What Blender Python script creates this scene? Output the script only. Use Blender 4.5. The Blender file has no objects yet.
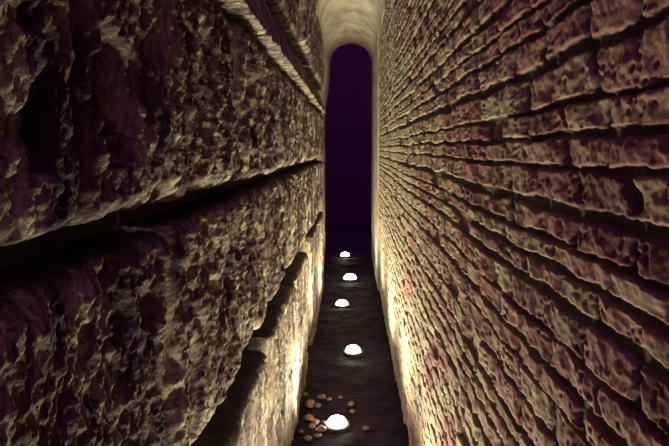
import bpy, math, random
import numpy as np

# ------------------------------------------------------------------ camera, sky, exposure
S = bpy.context.scene
C = S.collection
EYE = 1.60
cam_d = bpy.data.cameras.new('camera')
cam = bpy.data.objects.new('camera', cam_d)
C.objects.link(cam)
cam.location = (0, 0, EYE)
cam.rotation_euler = (math.pi / 2, 0, 0)
cam_d.sensor_width = 36
cam_d.lens = 560 / 669 * 36
cam_d.shift_x = -17.5 / 669
cam_d.shift_y = -75 / 669
cam_d.clip_start = 0.05
S.camera = cam
S.view_settings.view_transform = 'Standard'
S.view_settings.look = 'None'
S.view_settings.gamma = 1
S.view_settings.use_curve_mapping = False
S.view_settings.exposure = 0.0

w = bpy.data.worlds.new('sky_fill')
S.world = w
w.use_nodes = True
bg = w.node_tree.nodes['Background']
bg.inputs['Color'].default_value = (0.46, 0.07, 0.66, 1)
bg.inputs['Strength'].default_value = 0.70  # purple glow added as ambient fill, brighter than a night sky

LAMP_W = 118.0
LAMP_COL = (1.0, 0.96, 0.63)

# ------------------------------------------------------------------ numpy noise
_rng = np.random.RandomState(7)
_perm = np.concatenate([_rng.permutation(256)] * 3)
_ang = _rng.rand(256) * 2 * np.pi
_gx, _gy = np.cos(_ang), np.sin(_ang)
_r1, _r2, _r3 = _rng.rand(256), _rng.rand(256), _rng.rand(256)


def _h(i, j):
    return _perm[_perm[i & 255] + (j & 255)]


def perlin(x, y):
    xi = np.floor(x).astype(int); yi = np.floor(y).astype(int)
    xf = x - xi; yf = y - yi
    u = xf * xf * xf * (xf * (xf * 6 - 15) + 10)
    v = yf * yf * yf * (yf * (yf * 6 - 15) + 10)

    def g(i, j, dx, dy):
        k = _h(i, j)
        return _gx[k] * dx + _gy[k] * dy
    a = g(xi, yi, xf, yf); b = g(xi + 1, yi, xf - 1, yf)
    c = g(xi, yi + 1, xf, yf - 1); d = g(xi + 1, yi + 1, xf - 1, yf - 1)
    return ((a + (b - a) * u) * (1 - v) + (c + (d - c) * u) * v) * 1.5


def fbm(x, y, n=4, g=0.5):
    s = 0; a = 1.0
    for k in range(n):
        s = s + a * perlin(x * 2 ** k + 17.3 * k, y * 2 ** k + 5.1 * k)
        a *= g
    return s


def ridged(x, y, n=4):
    s = 0; a = 1.0
    for k in range(n):
        s = s + a * (1 - 2 * np.abs(perlin(x * 2 ** k + 9.7 * k, y * 2 ** k + 3.3 * k)))
        a *= 0.5
    return s / 2 


def worley(x, y):
    xi = np.floor(x).astype(int); yi = np.floor(y).astype(int)
    best = np.full(x.shape, 9.0)
    for i in (-1, 0, 1):
        for j in (-1, 0, 1):
            k = _h(xi + i, yi + j)
            dx = xi + i + _r1[k] - x; dy = yi + j + _r2[k] - y
            best = np.minimum(best, dx * dx + dy * dy)
    return np.sqrt(best)


def smooth(a, b, x):
    t = np.clip((x - a) / (b - a), 0, 1)
    return t * t * (3 - 2 * t)


# ------------------------------------------------------------------ mesh helpers
def link(name, me, mat, parent=None):
    o = bpy.data.objects.new(name, me)
    C.objects.link(o)
    if mat:
        me.materials.append(mat)
    if parent:
        o.parent = parent
    return o


def grid_faces(nr, nc, off=0, flip=False):
    r, c = np.meshgrid(np.arange(nr - 1), np.arange(nc - 1), indexing='ij')
    a = (r * nc + c).ravel() + off
    q = np.stack([a, a + 1, a + nc + 1, a + nc], 1)
    return q[:, ::-1] if flip else q


def mesh_np(name, V, F, sm=True, attrs=None):
    me = bpy.data.meshes.new(name)
    V = np.asarray(V, dtype=np.float32); F = np.asarray(F, dtype=np.int32)
    me.vertices.add(len(V)); me.vertices.foreach_set('co', V.ravel())
    me.loops.add(F.size); me.loops.foreach_set('vertex_index', F.ravel())
    me.polygons.add(len(F))
    me.polygons.foreach_set('loop_start', np.arange(0, F.size, 4, dtype=np.int32))
    me.polygons.foreach_set('use_smooth', np.full(len(F), sm))
    me.update(calc_edges=True)
    for k, a in (attrs or {}).items():
        at = me.attributes.new(k, 'FLOAT', 'POINT')
        at.data.foreach_set('value', np.asarray(a, dtype=np.float32).ravel())
    me.validate()
    return me


def box_mesh(name, x0, x1, y0, y1, z0, z1):
    V = [(x, y, z) for x in (x0, x1) for y in (y0, y1) for z in (z0, z1)]
    F = [(0, 1, 3, 2), (4, 6, 7, 5), (0, 4, 5, 1), (2, 3, 7, 6), (0, 2, 6, 4), (1, 5, 7, 3)]
    return mesh_np(name, V, F, False)


def steps(a, b, fn):
    out = [a]
    while out[-1] < b:
        out.append(out[-1] + fn(out[-1]))
    out = np.array(out)
    return a + (out - a) * (b - a) / (out[-1] - a)


def slab(name, Y, Z, X, sign, depth, attrs=None):
    """closed slab: front grid (x=X[iz,iy] at Y[iz,iy], Z[iz,iy]) with its sides carried back by depth (sign = facing)"""
    nz, ny = X.shape
    V = [np.stack([X, Y, Z], -1).reshape(-1, 3)]
    F = [grid_faces(nz, ny, 0, sign < 0)]
    # boundary loop
    idx = np.arange(nz * ny).reshape(nz, ny)
    loop = np.concatenate([idx[0, :], idx[1:, -1], idx[-1, -2::-1], idx[-2:0:-1, 0]])
    n = len(loop)
    P = V[0][loop]
    back = X.mean() - sign * depth
    prev = loop
    off = nz * ny
    cy, cz = P[:, 1].mean(), P[:, 2].mean()
    levels = 7
    for k in range(1, levels + 1):
        t = k / levels
        Q = P.copy()
        Q[:, 0] = P[:, 0] * (1 - t) + back * t
        j = 0.006 * perlin(P[:, 1] * 23 + k * 3.1, P[:, 2] * 23 + k * 1.7) * (1 if k < levels else 0)
        Q[:, 2] += j * np.sign(P[:, 2] - cz)
        V.append(Q)
        cur = np.arange(off, off + n)
        a = prev; b = np.roll(prev, -1); c = np.roll(cur, -1)
        q = np.stack([b, a, cur, c], 1)
        F.append(q if sign > 0 else q[:, ::-1])
        prev = cur; off += n
    m = len(V[0])
    at = None
    if attrs:
        at = {}
        for k, a in attrs.items():
            e = a.reshape(-1)[loop]
            at[k] = np.concatenate([a.reshape(-1)] + [e] * levels)
    return mesh_np(name, np.concatenate(V), np.concatenate(F), True, at)


# ------------------------------------------------------------------ materials
def mat_new(name):
    m = bpy.data.materials.new(name)
    m.use_nodes = True
    nt = m.node_tree
    b = nt.nodes['Principled BSDF']
    return m, nt, b


def N(nt, t, **kw):
    n = nt.nodes.new(t)
    for k, v in kw.items():
        setattr(n, k, v)
    return n


def noise_node(nt, scale, detail=6, rough=0.6, vec=None, dist=0.0):
    n = N(nt, 'ShaderNodeTexNoise')
    n.inputs['Scale'].default_value = scale
    n.inputs['Detail'].default_value = detail
    n.inputs['Roughness'].default_value = rough
    n.inputs['Distortion'].default_value = dist
    nt.links.new(vec, n.inputs['Vector'])
    return n


def ramp(nt, src, stops):
    r = N(nt, 'ShaderNodeValToRGB')
    e = r.color_ramp.elements
    while len(e) < len(stops):
        e.new(0.5)
    for k, (p, c) in enumerate(stops):
        e[k].position = p
        e[k].color = (*c, 1)
    nt.links.new(src, r.inputs[0])
    return r


def mixc(nt, f, a, b, mode='MIX'):
    m = N(nt, 'ShaderNodeMix', data_type='RGBA', blend_type=mode)
    L = nt.links
    if isinstance(f, float): m.inputs[0].default_value = f
    else: L.new(f, m.inputs[0])
    for s, k in ((a, 6), (b, 7)):
        if isinstance(s, tuple): m.inputs[k].default_value = (*s, 1)
        else: L.new(s, m.inputs[k])
    return m.outputs[2]


def bump(nt, b, src, strength, dist):
    n = N(nt, 'ShaderNodeBump')
    n.inputs['Strength'].default_value = strength
    n.inputs['Distance'].default_value = dist
    nt.links.new(src, n.inputs['Height'])
    nt.links.new(n.outputs[0], b.inputs['Normal'])


def stone_material():
    m, nt, b = mat_new('weathered_stone')
    co = N(nt, 'ShaderNodeTexCoord').outputs['Object']
    mp = N(nt, 'ShaderNodeMapping'); mp.inputs['Scale'].default_value = (1, 1.8, 0.42)
    nt.links.new(co, mp.inputs[0])
    n1 = noise_node(nt, 7, 8, 0.65, mp.outputs[0], 0.4)
    n2 = noise_node(nt, 60, 8, 0.7, mp.outputs[0])
    n3 = noise_node(nt, 160, 4, 0.6, co)
    r1 = ramp(nt, n1.outputs[0], [(0.38, (0.055, 0.03, 0.045)), (0.50, (0.26, 0.17, 0.155)), (0.61, (0.62, 0.56, 0.39))])
    r2 = ramp(nt, n2.outputs[0], [(0.36, (0.18, 0.15, 0.17)), (0.60, (1, 1, 1))])
    c = mixc(nt, 0.85, r1.outputs[0], r2.outputs[0], 'MULTIPLY')
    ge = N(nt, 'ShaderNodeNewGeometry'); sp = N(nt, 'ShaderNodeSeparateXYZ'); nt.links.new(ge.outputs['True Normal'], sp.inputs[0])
    top_shade = ramp(nt, sp.outputs[2], [(0.55, (0, 0, 0)), (0.85, (.9, .9, .9))])      # shade of the gaps painted onto upward-facing block tops
    c = mixc(nt, top_shade.outputs[0], c, (0.022, 0.014, 0.022))
    nt.links.new(c, b.inputs['Base Color'])
    b.inputs['Roughness'].default_value = 0.78
    b.inputs['Specular IOR Level'].default_value = 0.3
    ad = N(nt, 'ShaderNodeMath', operation='ADD')
    nt.links.new(n2.outputs[0], ad.inputs[0]); nt.links.new(n3.outputs[0], ad.inputs[1])
    bump(nt, b, ad.outputs[0], 1.0, 0.007)
    return m


def brick_material():
    m, nt, b = mat_new('old_brick')
    co = N(nt, 'ShaderNodeTexCoord').outputs['Object']
    t = N(nt, 'ShaderNodeAttribute', attribute_name='tint')
    j = N(nt, 'ShaderNodeAttribute', attribute_name='mortar')
    n1 = noise_node(nt, 3.2, 6, 0.6, co)
    n2 = noise_node(nt, 95, 7, 0.75, co)
    n3 = noise_node(nt, 260, 3, 0.6, co)
    bc = ramp(nt, t.outputs['Fac'], [(0.0, (0.20, 0.07, 0.08)), (0.35, (0.40, 0.165, 0.165)), (0.7, (0.46, 0.24, 0.21)), (1.0, (0.52, 0.40, 0.27))])
    sep = N(nt, 'ShaderNodeSeparateXYZ'); nt.links.new(co, sep.inputs[0])      # pale tone increases further down the passage
    mr = N(nt, 'ShaderNodeMapRange'); nt.links.new(sep.outputs[1], mr.inputs[0])
    mr.inputs[1].default_value = 0.6; mr.inputs[2].default_value = 4.0; mr.inputs[3].default_value = -0.10; mr.inputs[4].default_value = 0.16
    sm = N(nt, 'ShaderNodeMath', operation='ADD'); nt.links.new(n1.outputs[0], sm.inputs[0]); nt.links.new(mr.outputs[0], sm.inputs[1])
    pale_mix = ramp(nt, sm.outputs[0], [(0.44, (0, 0, 0)), (0.66, (.85, .85, .85))])
    c = mixc(nt, pale_mix.outputs[0], bc.outputs[0], (0.45, 0.40, 0.28))
    sp = ramp(nt, n2.outputs[0], [(0.33, (0.35, 0.30, 0.32)), (0.55, (1, 1, 1))])
    c = mixc(nt, 0.6, c, sp.outputs[0], 'MULTIPLY')
    c = mixc(nt, j.outputs['Fac'], c, (0.15, 0.12, 0.11))
    nt.links.new(c, b.inputs['Base Color'])
    b.inputs['Roughness'].default_value = 0.8
    b.inputs['Specular IOR Level'].default_value = 0.3
    ad = N(nt, 'ShaderNodeMath', operation='ADD')
    nt.links.new(n2.outputs[0], ad.inputs[0]); nt.links.new(n3.outputs[0], ad.inputs[1])
    bump(nt, b, ad.outputs[0], 0.55, 0.0014)
    return m


def plain_noise(name, c0, c1, scale, rough, bs=0.5, bd=0.004):
    m, nt, b = mat_new(name)
    co = N(nt, 'ShaderNodeTexCoord').outputs['Object']
    n1 = noise_node(nt, scale, 8, 0.65, co)
    r = ramp(nt, n1.outputs[0], [(0.35, c0), (0.65, c1)])
    nt.links.new(r.outputs[0], b.inputs['Base Color'])
    b.inputs['Roughness'].default_value = rough
    n2 = noise_node(nt, scale * 8, 5, 0.65, co)
    bump(nt, b, n2.outputs[0], bs, bd)
    b.inputs['Specular IOR Level'].default_value = 0.2
    return m


def emit(name, col, s):
    m, nt, b = mat_new(name)
    b.inputs['Base Color'].default_value = (0.8, 0.8, 0.8, 1)
    b.inputs['Emission Color'].default_value = (*col, 1)
    b.inputs['Emission Strength'].default_value = s
    return m


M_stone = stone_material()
M_brick = brick_material()
M_core = plain_noise('joint_earth', (0.05, 0.035, 0.035), (0.12, 0.09, 0.08), 12, 0.9)
M_plaster = plain_noise('lime_plaster', (0.30, 0.21, 0.18), (0.56, 0.53, 0.42), 4, 0.8, 0.6, 0.004)


def plaster_ring():
    nt = M_plaster.node_tree; b = nt.nodes['Principled BSDF']
    co = N(nt, 'ShaderNodeTexCoord').outputs['Object']
    sep = N(nt, 'ShaderNodeSeparateXYZ'); nt.links.new(co, sep.inputs[0])
    n = noise_node(nt, 9, 6, 0.7, co)
    a = N(nt, 'ShaderNodeMath', operation='MULTIPLY_ADD'); nt.links.new(n.outputs[0], a.inputs[0]); a.inputs[1].default_value = 1.4
    nt.links.new(sep.outputs[1], a.inputs[2])
    mr = N(nt, 'ShaderNodeMapRange'); nt.links.new(a.outputs[0], mr.inputs[0])
    mr.inputs[1].default_value = 8.2; mr.inputs[2].default_value = 8.9
    old = b.inputs['Base Color'].links[0].from_socket
    c = mixc(nt, mr.outputs[0], old, (0.22, 0.11, 0.09))      # bare red brick ring where the plaster has gone at the arch
    nt.links.new(c, b.inputs['Base Color'])


plaster_ring()
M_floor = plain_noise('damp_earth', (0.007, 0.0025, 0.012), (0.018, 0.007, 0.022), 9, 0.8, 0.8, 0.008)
M_dark = plain_noise('dark_backdrop', (0.030, 0.010, 0.030), (0.034, 0.012, 0.033), 3, 0.9)  # near-black colour of the added backdrop, standing for darkness
M_rim = plain_noise('dark_metal', (0.05, 0.045, 0.045), (0.09, 0.08, 0.08), 40, 0.45, 0.1, 0.001)
M_lens = emit('lamp_glass', (1.0, 0.95, 0.72), 24)
M_peb = plain_noise('pebble_stone', (0.12, 0.07, 0.06), (0.42, 0.29, 0.22), 30, 0.55, 0.4, 0.002)

XL, XR = -0.33, 0.31
TOP = 3.42


def struct(o, label=None):
    o['kind'] = 'structure'
    if label:
        o['label'] = label
    return o


# ------------------------------------------------------------------ floor
def build_floor():
    ys = np.concatenate([steps(-1.2, 0.0, lambda y: 0.05), steps(0, 6.5, lambda y: 0.014)[1:], steps(6.5, 12.2, lambda y: 0.05)[1:]])
    xs = np.concatenate([[-3.0, -1.5, -0.8], np.linspace(-0.55, 0.5, 85), [0.8, 1.5, 3.0]])
    Xg, Yg = np.meshgrid(xs, ys)
    h = 0.012 * fbm(Xg * 5, Yg * 5, 4) + 0.006 * ridged(Xg * 26, Yg * 26, 3) - 0.012
    for (lx, ly) in LAMPS:
        d = np.hypot(Xg - lx, Yg - ly)
        h = h * smooth(0.06, 0.14, d) - 0.004 * (1 - smooth(0.06, 0.14, d))
    V = np.stack([Xg, Yg, h], -1).reshape(-1, 3)
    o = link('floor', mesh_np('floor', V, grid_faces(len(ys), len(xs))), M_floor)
    struct(o, 'dark damp earth floor at the bottom of the narrow passage')


def lamp_pos(px, py):
    d = EYE * 560 / (py - 148)
    return ((px - 352) / 560 * d, d)


SEEN = [(337, 425), (353, 352), (342, 305), (350, 279), (345, 256)]
LAMPS = [lamp_pos(*p) for p in SEEN] + [(0.06, 2.08), (-0.06, 0.92)]
build_floor()


# ------------------------------------------------------------------ left wall of great stone blocks
core = link('wall_left', box_mesh('wall_left', -0.75, -0.43, -1.2, 6.35, -0.05, TOP - 0.01), M_core)
struct(core, 'passage wall of huge rough weathered stone blocks, left side')


def stone_block(y0, y1, z0, z1, x, seed, r=0.045, rough=1.0, holes=(), lean=0.0, rb=None):
    rb = r if rb is None else rb
    g = 0.012
    y0 += g; y1 -= g; 
    def dy(y):
        y = max(abs(y), 0.5)
        return min(max(y * y * 1.25 / (560 * 0.33), 0.0028), 0.016)
    ym = max(y0, 0.45)
    dz = min(max(ym * 1.5 / 560, 0.0026), 0.011)
    if y1 < 0.4: dz = 0.02
    ys = steps(y0, y1, (lambda y: 0.02) if y1 < 0.4 else dy)
    zs = np.linspace(z0, z1, max(8, int((z1 - z0) / dz)))
    Y, Z = np.meshgrid(ys, zs)
    a, b = Y + seed * 3.7, Z + seed * 1.9
    # distance to the edges, with a ragged outline
    jag = 0.012 * fbm(a * 9, b * 9, 3)
    d_side = np.minimum(Y - y0, y1 - Y)
    def rnd(d, r):
        t = np.clip(1 - d / r, 0, 1)
        return r * (1 - np.sqrt(np.maximum(1 - t * t, 0)))
    k = 0.8
    X = x + lean * (Z - z0)
    wob = 1 + 0.55 * fbm(a * 5, b * 0.5, 3)
    X = X - rnd(Z - z0 + jag * smooth(0, .03, Z - z0), rb * np.clip(wob, .4, 2)) * k
    X = X - rnd(z1 - Z, r * np.clip(1 + .5 * fbm(a * 4 + 30, b * .4, 3), .4, 2)) * k
    X = X - rnd(d_side, 0.032 * np.clip(1 + .6 * fbm(a * .5, b * 7, 3), .3, 2)) * k
    edge = smooth(0.0, 0.05, np.minimum(d_side, np.minimum(Z - z0, z1 - Z)))
    rel = 0.014 * fbm(a * 4.2, b * 3.2, 3) + 0.006 * ridged(a * 12 + fbm(a * 6, b * 6, 2) * .5, b * 6, 4) + 0.0055 * ridged(a * 34, b * 11, 3)
    w1 = worley(a * 15 + .5 * perlin(a * 11, b * 11), b * 10 + .5 * perlin(a * 11 + 40, b * 11))
    mask = smooth(-0.15, 0.35, fbm(a * 3 + 50, b * 3, 3))
    rel = rel - 0.019 * (1 - smooth(0.10, 0.48, w1)) * mask
    w2 = worley(a * 52, b * 26)
    rel = rel - 0.006 * (1 - smooth(0.1, 0.5, w2)) * smooth(-0.3, 0.3, fbm(a * 7 + 9, b * 7, 2))
    rel = rel + 0.006 * fbm(a * 66, b * 28, 4, .6)
    X = X + rel * rough * (0.6 + 0.4 * edge)
    for (hy, hz, ry, rz, dep) in holes:
        q = np.hypot((Y - hy) / ry, (Z - hz) / rz) + 0.25 * fbm(a * 14, b * 14, 3)
        X = X - dep * (1 - smooth(0.65, 1.1, q))
    # ragged outline in the wall's own plane
    eb = np.exp(-(Z - z0) / 0.03); et = np.exp(-(z1 - Z) / 0.03)
    Zd = Z + (eb * (0.010 * fbm(a * 7, b * 0 + seed, 4) + .004) - et * (0.008 * fbm(a * 7 + 20, b * 0 + seed, 4) + .004))
    Yd = Y + 0.008 * fbm(a * 0 + seed, b * 8, 4) * (np.exp(-(Y - y0) / .03) - np.exp(-(y1 - Y) / .03))
    X = np.clip(X, -0.425, None)
    return slab('stone_block', Yd, Zd, X, 1, 0.10)


rows = []
# lowest course, behind a deep dark slot
rows += [(-1.15, 0.9, .0, .78, -.335), (0.9, 2.25, .0, .80, -.335), (2.25, 4.1, .0, .845, -.325), (4.55, 6.33, .0, .885, -.325)]
# second course (long streaked blocks)
rows += [(-1.15, 0.12, .955, 1.455, -.335), (0.12, 1.02, .955, 1.455, -.335), (1.02, 1.93, .955, 1.46, -.33), (1.93, 2.88, .96, 1.46, -.335),
         (2.88, 3.95, .96, 1.46, -.33), (3.95, 5.1, .955, 1.46, -.33), (5.1, 6.33, .955, 1.46, -.33)]
# third course at eye height
rows += [(-1.15, -0.2, 1.497, 1.972, -.335), (-0.2, 0.70, 1.497, 1.972, -.335), (0.70, 1.59, 1.497, 1.972, -.335), (1.59, 2.50, 1.495, 1.972, -.33),
         (2.50, 3.55, 1.497, 1.972, -.335), (3.55, 4.75, 1.497, 1.972, -.33), (4.75, 6.33, 1.497, 1.972, -.33)]
# thin projecting ledge course
rows += [(-1.15, 0.6, 1.99, 2.20, -.29), (0.6, 1.95, 1.99, 2.20, -.292), (1.95, 3.1, 1.99, 2.20, -.288), (3.1, 4.4, 1.992, 2.20, -.292), (4.4, 6.33, 1.99, 2.20, -.295)]
# upper courses
rows += [(-1.15, 1.0, 2.24, 2.80, -.325), (1.0, 2.3, 2.24, 2.80, -.325), (2.3, 3.3, 2.24, 2.80, -.32), (3.3, 4.3, 2.24, 2.82, -.285), (4.3, 6.33, 2.24, 2.80, -.32)]
rows += [(-1.15, 1.6, 2.83, 3.41, -.32), (1.6, 2.9, 2.83, 3.41, -.32), (2.9, 4.1, 2.85, 3.41, -.315), (4.1, 5.08, 2.83, 3.41, -.315)]
for k, (a0, a1, b0, b1, x) in enumerate(rows):
    ledge = abs(b1 - 2.20) < 1e-6
    holes = []
    if a0 == 0.70 and b0 == 1.497:
        holes = [(0.795, 1.675, 0.062, 0.10, 0.09), (1.02, 1.60, .03, .03, .025), (0.93, 1.76, .03, .04, .03)]
    if a0 == -0.2 and b0 == 1.497:
        holes = [(0.60, 1.60, 0.02, 0.03, 0.02)]
    if a0 == 2.25:
        holes = []
    if b0 < 0.01:
        me = stone_block(a0, a1, b0 - 0.03, b1, x, k + 1, r=0.03, rb=0.004, rough=0.75)
    elif ledge:
        me = stone_block(a0, a1, b0, b1, x, k + 1, r=0.03, rb=0.006, rough=0.5, lean=-0.30)
    elif b0 in (1.497, 1.495):
        me = stone_block(a0, a1, b0, b1, x, k + 1, r=0.045, rb=0.04, rough=1.35, holes=holes)
    elif b1 < 1.5:
        me = stone_block(a0, a1, b0, b1, x, k + 1, r=0.03, rb=0.03, rough=1.3, holes=holes)
    else:
        me = stone_block(a0, a1, b0, b1, x, k + 1, r=0.04, rb=0.04, rough=0.9)
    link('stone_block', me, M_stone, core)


# ------------------------------------------------------------------ right wall of thin old bricks
def build_bricks():
    ye = 6.33
    ys = np.concatenate([steps(-1.2, 0.4, lambda y: 0.03), steps(0.4, ye, lambda y: min(max(y * y * 1.2 / (560 * .31), .0034), .0125))[1:]])
    zs = np.concatenate([steps(-0.03, 1.1, lambda z: .0045), steps(1.1, 1.9, lambda z: .0024)[1:], steps(1.9, TOP, lambda z: .0045)[1:]])
    Y, Z = np.meshgrid(ys, zs)
    wave = 0.010 * perlin(Y * 1.1, Z * 1.3 + 4) + 0.0055 * perlin(Y * 5, Z * 5) + 0.0022 * perlin(Y * 19, Z * 17)
    h = 0.0530
    q = (Z - 1.622 + wave) / h
    # course heights vary a little
    q = q + 0.16 * np.sin(q * 1.7) + 0.12 * np.sin(q * 0.63 + 2)
    row = np.floor(q).astype(int)
    fz = q - row
    rr = _r1[_h(row, row * 3 + 5)]
    L = 0.155
    u = Y / L + rr * 5.3 + 0.10 * perlin(Y * 8, Z * 20) + 0.06 * perlin(Y * 30, Z * 30)
    u = u + 0.12 * np.sin(u * 2.1 + rr * 9)
    col = np.floor(u).astype(int)
    fu = u - col
    k = _h(row, col)
    tint = _r2[k]; off = _r3[k] - 0.5; tilt = _r1[k] - 0.5
    dz = np.minimum(fz, 1 - fz) * h
    dy = np.minimum(fu, 1 - fu) * L
    jw = 0.0032 + 0.0034 * fbm(Y * 6, Z * 6 + 9, 3) + 0.0065 * (_r3[_h(row + (fz > .5), 11 + row * 0)] - .30)
    jw = np.clip(jw, 0.0008, 0.010)
    jv = np.clip(0.0055 + 0.003 * fbm(Y * 9 + 30, Z * 9, 2), 0.003, 0.009)
    rag = 0.0022 * fbm(Y * 45, Z * 60, 3)
    ez = smooth(-0.0008, 0.0032, dz - jw + rag)
    ey = smooth(-0.001, 0.004, dy - jv + rag)
    face = ez * (0.1 + 0.9 * ey)
    rel = (0.004 * off + 0.010 * tilt * (fu - .5) * .5 + 0.0004 * fbm(Y * 22, Z * 26, 3) + 0.0010 * fbm(Y * 120, Z * 90, 3)
           - 0.006 * (1 - smooth(.10, .36, worley(Y * 62, Z * 62))) * smooth(.1, .5, fbm(Y * 14 + 77, Z * 14, 2)))
    gone = smooth(0.93, 0.97, _r1[_h(row * 3 + 1, col + 7)])           # a few bricks eaten back
    depth = 0.011 + 0.005 * fbm(Y * 12, Z * 12, 3)
    proud = face * (depth + rel - 0.014 * gone)
    bulge = 0.010 * fbm(Y * 0.9, Z * 0.9 + 3, 2)
    X = XR + 0.008 - bulge - proud + 0.0015 * fbm(Y * 70, Z * 70, 2)
    mort = 1 - smooth(0.35, 0.8, face)
    me = slab('wall_right', Y, Z, X, -1, 0.25, {'tint': tint, 'mortar': mort})
    o = link('wall_right', me, M_brick)
    struct(o, 'passage wall of thin old red and yellow bricks with deep joints')


build_bricks()


# ------------------------------------------------------------------ far vaulted stretch: plastered jambs and barrel vault
def build_vault():
    y0, y1 = 6.335, 8.32
    xl, xr = -0.325, 0.293
    cx, r = (xl + xr) / 2, (xr - xl) / 2
    spring = 3.155 - r
    ny = 90
    ys = np.linspace(y0, y1, ny)
    yv = np.concatenate([np.linspace(5.1, y0 - .003, 50), ys])
    for nm, xa, xb, sgn in (('wall_far_left', xl, xl - .3, 1), ('wall_far_right', xr, xr + .3, -1)):
        zs = np.linspace(-0.03, spring, 120)
        Y, Z = np.meshgrid(ys, zs)
        X = xa - (0.075 * smooth(spring - .05, spring - .9, Z) if sgn > 0 else 0) + sgn * (0.006 * fbm(Y * 4, Z * 4 + xa, 4) + 0.002 * fbm(Y * 20, Z * 20, 3))
        struct(link(nm, slab(nm, Y, Z, X, sgn, .3), M_plaster), 'pale plastered side of the far vaulted stretch')
    # barrel vault: a solid with a round soffit and a flat top
    na = 40
    th = np.linspace(math.pi, 0, na)
    V = []; F = []
    prof = [(cx + r * math.cos(t), spring + r * math.sin(t)) for t in th]
    npf = 2 * na
    for y in yv:
        ol, orr = (xl - .3, xr + .3) if y >= y0 else (-.425, xr + .004)
        outer = [(ol + (orr - ol) * i / (na - 1), TOP) for i in range(na)]
        outer[0] = (ol, spring); outer[1] = (ol, TOP)
        outer[-1] = (orr, spring); outer[-2] = (orr, TOP)
        P = prof + outer[::-1]
        for i, (x, z) in enumerate(P):
            d = 0.006 * float(perlin(np.array([y * 5.0]), np.array([i * .35]))[0]) if 0 < i < na - 1 else 0
            V.append((x, y, z + d))
    for j in range(len(yv) - 1):
        for i in range(npf):
            a = j * npf + i; b = j * npf + (i + 1) % npf
            F.append((a, a + npf, b + npf, b))
    for j, fl in ((0, 0), (len(yv) - 1, 1)):
        for i in range(na - 1):
            q = (j * npf + i, j * npf + i + 1, j * npf + (npf - 2 - i), j * npf + (npf - 1 - i))
            F.append(q if not fl else q[::-1])
    struct(link('ceiling', mesh_np('ceiling', V, F, True), M_plaster), 'pale plastered barrel vault over the far end of the passage')


build_vault()

# added backdrop, coloured near black to stand for the darkness beyond the arch
struct(link('wall_backdrop', box_mesh('wall_backdrop', -3, 3, 12.0, 12.3, -0.05, 5.0), M_dark), 'added dark backdrop standing for the darkness beyond the arch')


# ------------------------------------------------------------------ recessed floor lights
def lathe(name, prof, n=40):
    V = []; F = []
    for (r, z) in prof:
        for i in range(n):
            t = 2 * math.pi * i / n
            V.append((r * math.cos(t), r * math.sin(t), z))
    for j in range(len(prof) - 1):
        for i in range(n):
            a = j * n + i; b = j * n + (i + 1) % n
            F.append((a, b, b + n, a + n))
    return mesh_np(name, V, F, True)


ring_me = lathe('rim', [(0.072, -0.03), (0.072, 0.001), (0.070, 0.006), (0.060, 0.0085), (0.053, 0.008), (0.051, 0.004), (0.051, -0.02)])
lens_me = lathe('lens', [(0.051, -0.012), (0.051, 0.010), (0.048, 0.022), (0.040, 0.032), (0.026, 0.040), (0.010, 0.043), (0.0005, 0.0434)])
screw_me = lathe('screw', [(0.0045, 0.004), (0.0045, 0.0095), (0.003, 0.0105), (0.0004, 0.0107)], 10)
ring_me.materials.append(M_rim); lens_me.materials.append(M_lens); screw_me.materials.append(M_rim)
LAB = ['round floor light lowest in view, glowing white beside the loose pebbles',
       'round white floor light second from the bottom, right of the row of lights',
       'round white floor light in the middle of the glowing row',
       'round white floor light second farthest, widest glow near the arch',
       'farthest small round floor light, glowing at the foot of the dark arch',
       'round floor light just below the bottom edge of the view, lighting the bricks',
       'round floor light at the viewer\'s feet between stone blocks and bricks']
for k, (lx, ly) in enumerate(LAMPS):
    e = bpy.data.objects.new('recessed_floor_light', None)
    C.objects.link(e)
    e.location = (lx, ly, 0)
    e.scale = [(1.1,) * 3, (1.15,) * 3, (1.15,) * 3, (1.45,) * 3, (1.25,) * 3, (1.1,) * 3, (1.1,) * 3][k]
    e['label'] = LAB[k]; e['category'] = 'light'; e['group'] = 'round lights set in the passage floor'
    for nm, me in (('rim', ring_me), ('lens', lens_me)):
        o = bpy.data.objects.new(nm, me); C.objects.link(o); o.parent = e
    for q in range(3):
        o = bpy.data.objects.new('screw', screw_me); C.objects.link(o); o.parent = e
        o.location = (0.0615 * math.cos(q * 2.094 + .5), 0.0615 * math.sin(q * 2.094 + .5), -0.001)
    ld = bpy.data.lights.new('bulb', 'SPOT')
    ld.energy = LAMP_W * [1.0, 1.05, 0.9, 0.35, 0.22, 0.62, 0.36][k]
    ld.color = LAMP_COL
    ld.shadow_soft_size = 0.03
    ld.spot_size = math.radians(165)
    ld.spot_blend = 0.9
    lo = bpy.data.objects.new('bulb', ld); C.objects.link(lo); lo.parent = e
    lo.location = (0, 0, 0.06)
    lo.rotation_euler = (math.pi, 0, 0)

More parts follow.
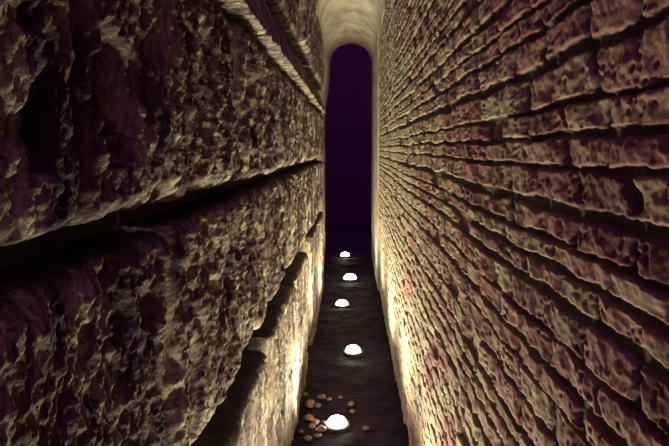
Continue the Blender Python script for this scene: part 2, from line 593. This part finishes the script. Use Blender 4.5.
# ------------------------------------------------------------------ loose pebbles round the nearest light
rnd = random.Random(5)
PEB = [(305, 396, 5), (322, 398, 6), (329, 400, 4), (310, 406, 9), (318, 407, 6), (351, 405, 5), (309, 420, 9), (316, 424, 7),
       (321, 431, 8), (312, 428, 6), (318, 437, 6), (301, 433, 5), (325, 424, 5), (308, 440, 6), (366, 430, 5), (352, 412, 4), (340, 398, 4)]
LABP = ['pale flattish pebble', 'small brown pebble', 'tiny reddish pebble', 'broad tan pebble', 'rounded tan pebble']
WHERE = ['farthest left of the scatter, by the stone block', 'just beyond the broad tan pebble', 'at the far side of the nearest floor light',
         'the broadest one left of the nearest light', 'touching the broadest pebble on its right', 'right of and beyond the nearest light',
         'broad one nearest the stone block, left of the light', 'second out to the left of the nearest light', 'brightest one against the light rim',
         'tucked between the two broad ones', 'nearer the viewer, lower left of the light', 'alone at the foot of the stone block',
         'close at the upper left of the light rim', 'lowest left at the bottom of the view', 'alone on the dark floor right of the light',
         'smallest one right beyond the light', 'topmost one, straight beyond the nearest light']
for k, (px, py, s) in enumerate(PEB):
    x, y = lamp_pos(px, py)
    rad = s / 560 * y * 0.5
    n1, n2 = 14, 9
    V = []; F = []
    sx, sy, sz = 1.0 + rnd.random() * .4, 0.9 + rnd.random() * .5, .55 + rnd.random() * .25
    for j in range(n2 + 1):
        p = math.pi * (0.02 + 0.96 * j / n2)
        for i in range(n1):
            t = 2 * math.pi * i / n1
            d = 1 + .5 * float(perlin(np.array([math.cos(t) * 1.3 + k * 7.1]), np.array([math.sin(t) * 1.3 + j * .35]))[0])
            V.append((rad * sx * d * math.sin(p) * math.cos(t), rad * sy * d * math.sin(p) * math.sin(t), rad * sz * d * math.cos(p)))
    for j in range(n2):
        for i in range(n1):
            a = j * n1 + i; b = j * n1 + (i + 1) % n1
            F.append((a, a + n1, b + n1, b))
    o = link('pebble', mesh_np('pebble', V, F, True), M_peb)
    o.location = (x, y, rad * sz * .75)
    o.rotation_euler = (0, 0, rnd.random() * 3)
    o['label'] = 'loose pebble, ' + WHERE[k]
    o['category'] = 'pebble'
    o['group'] = 'loose pebbles round the nearest floor light'
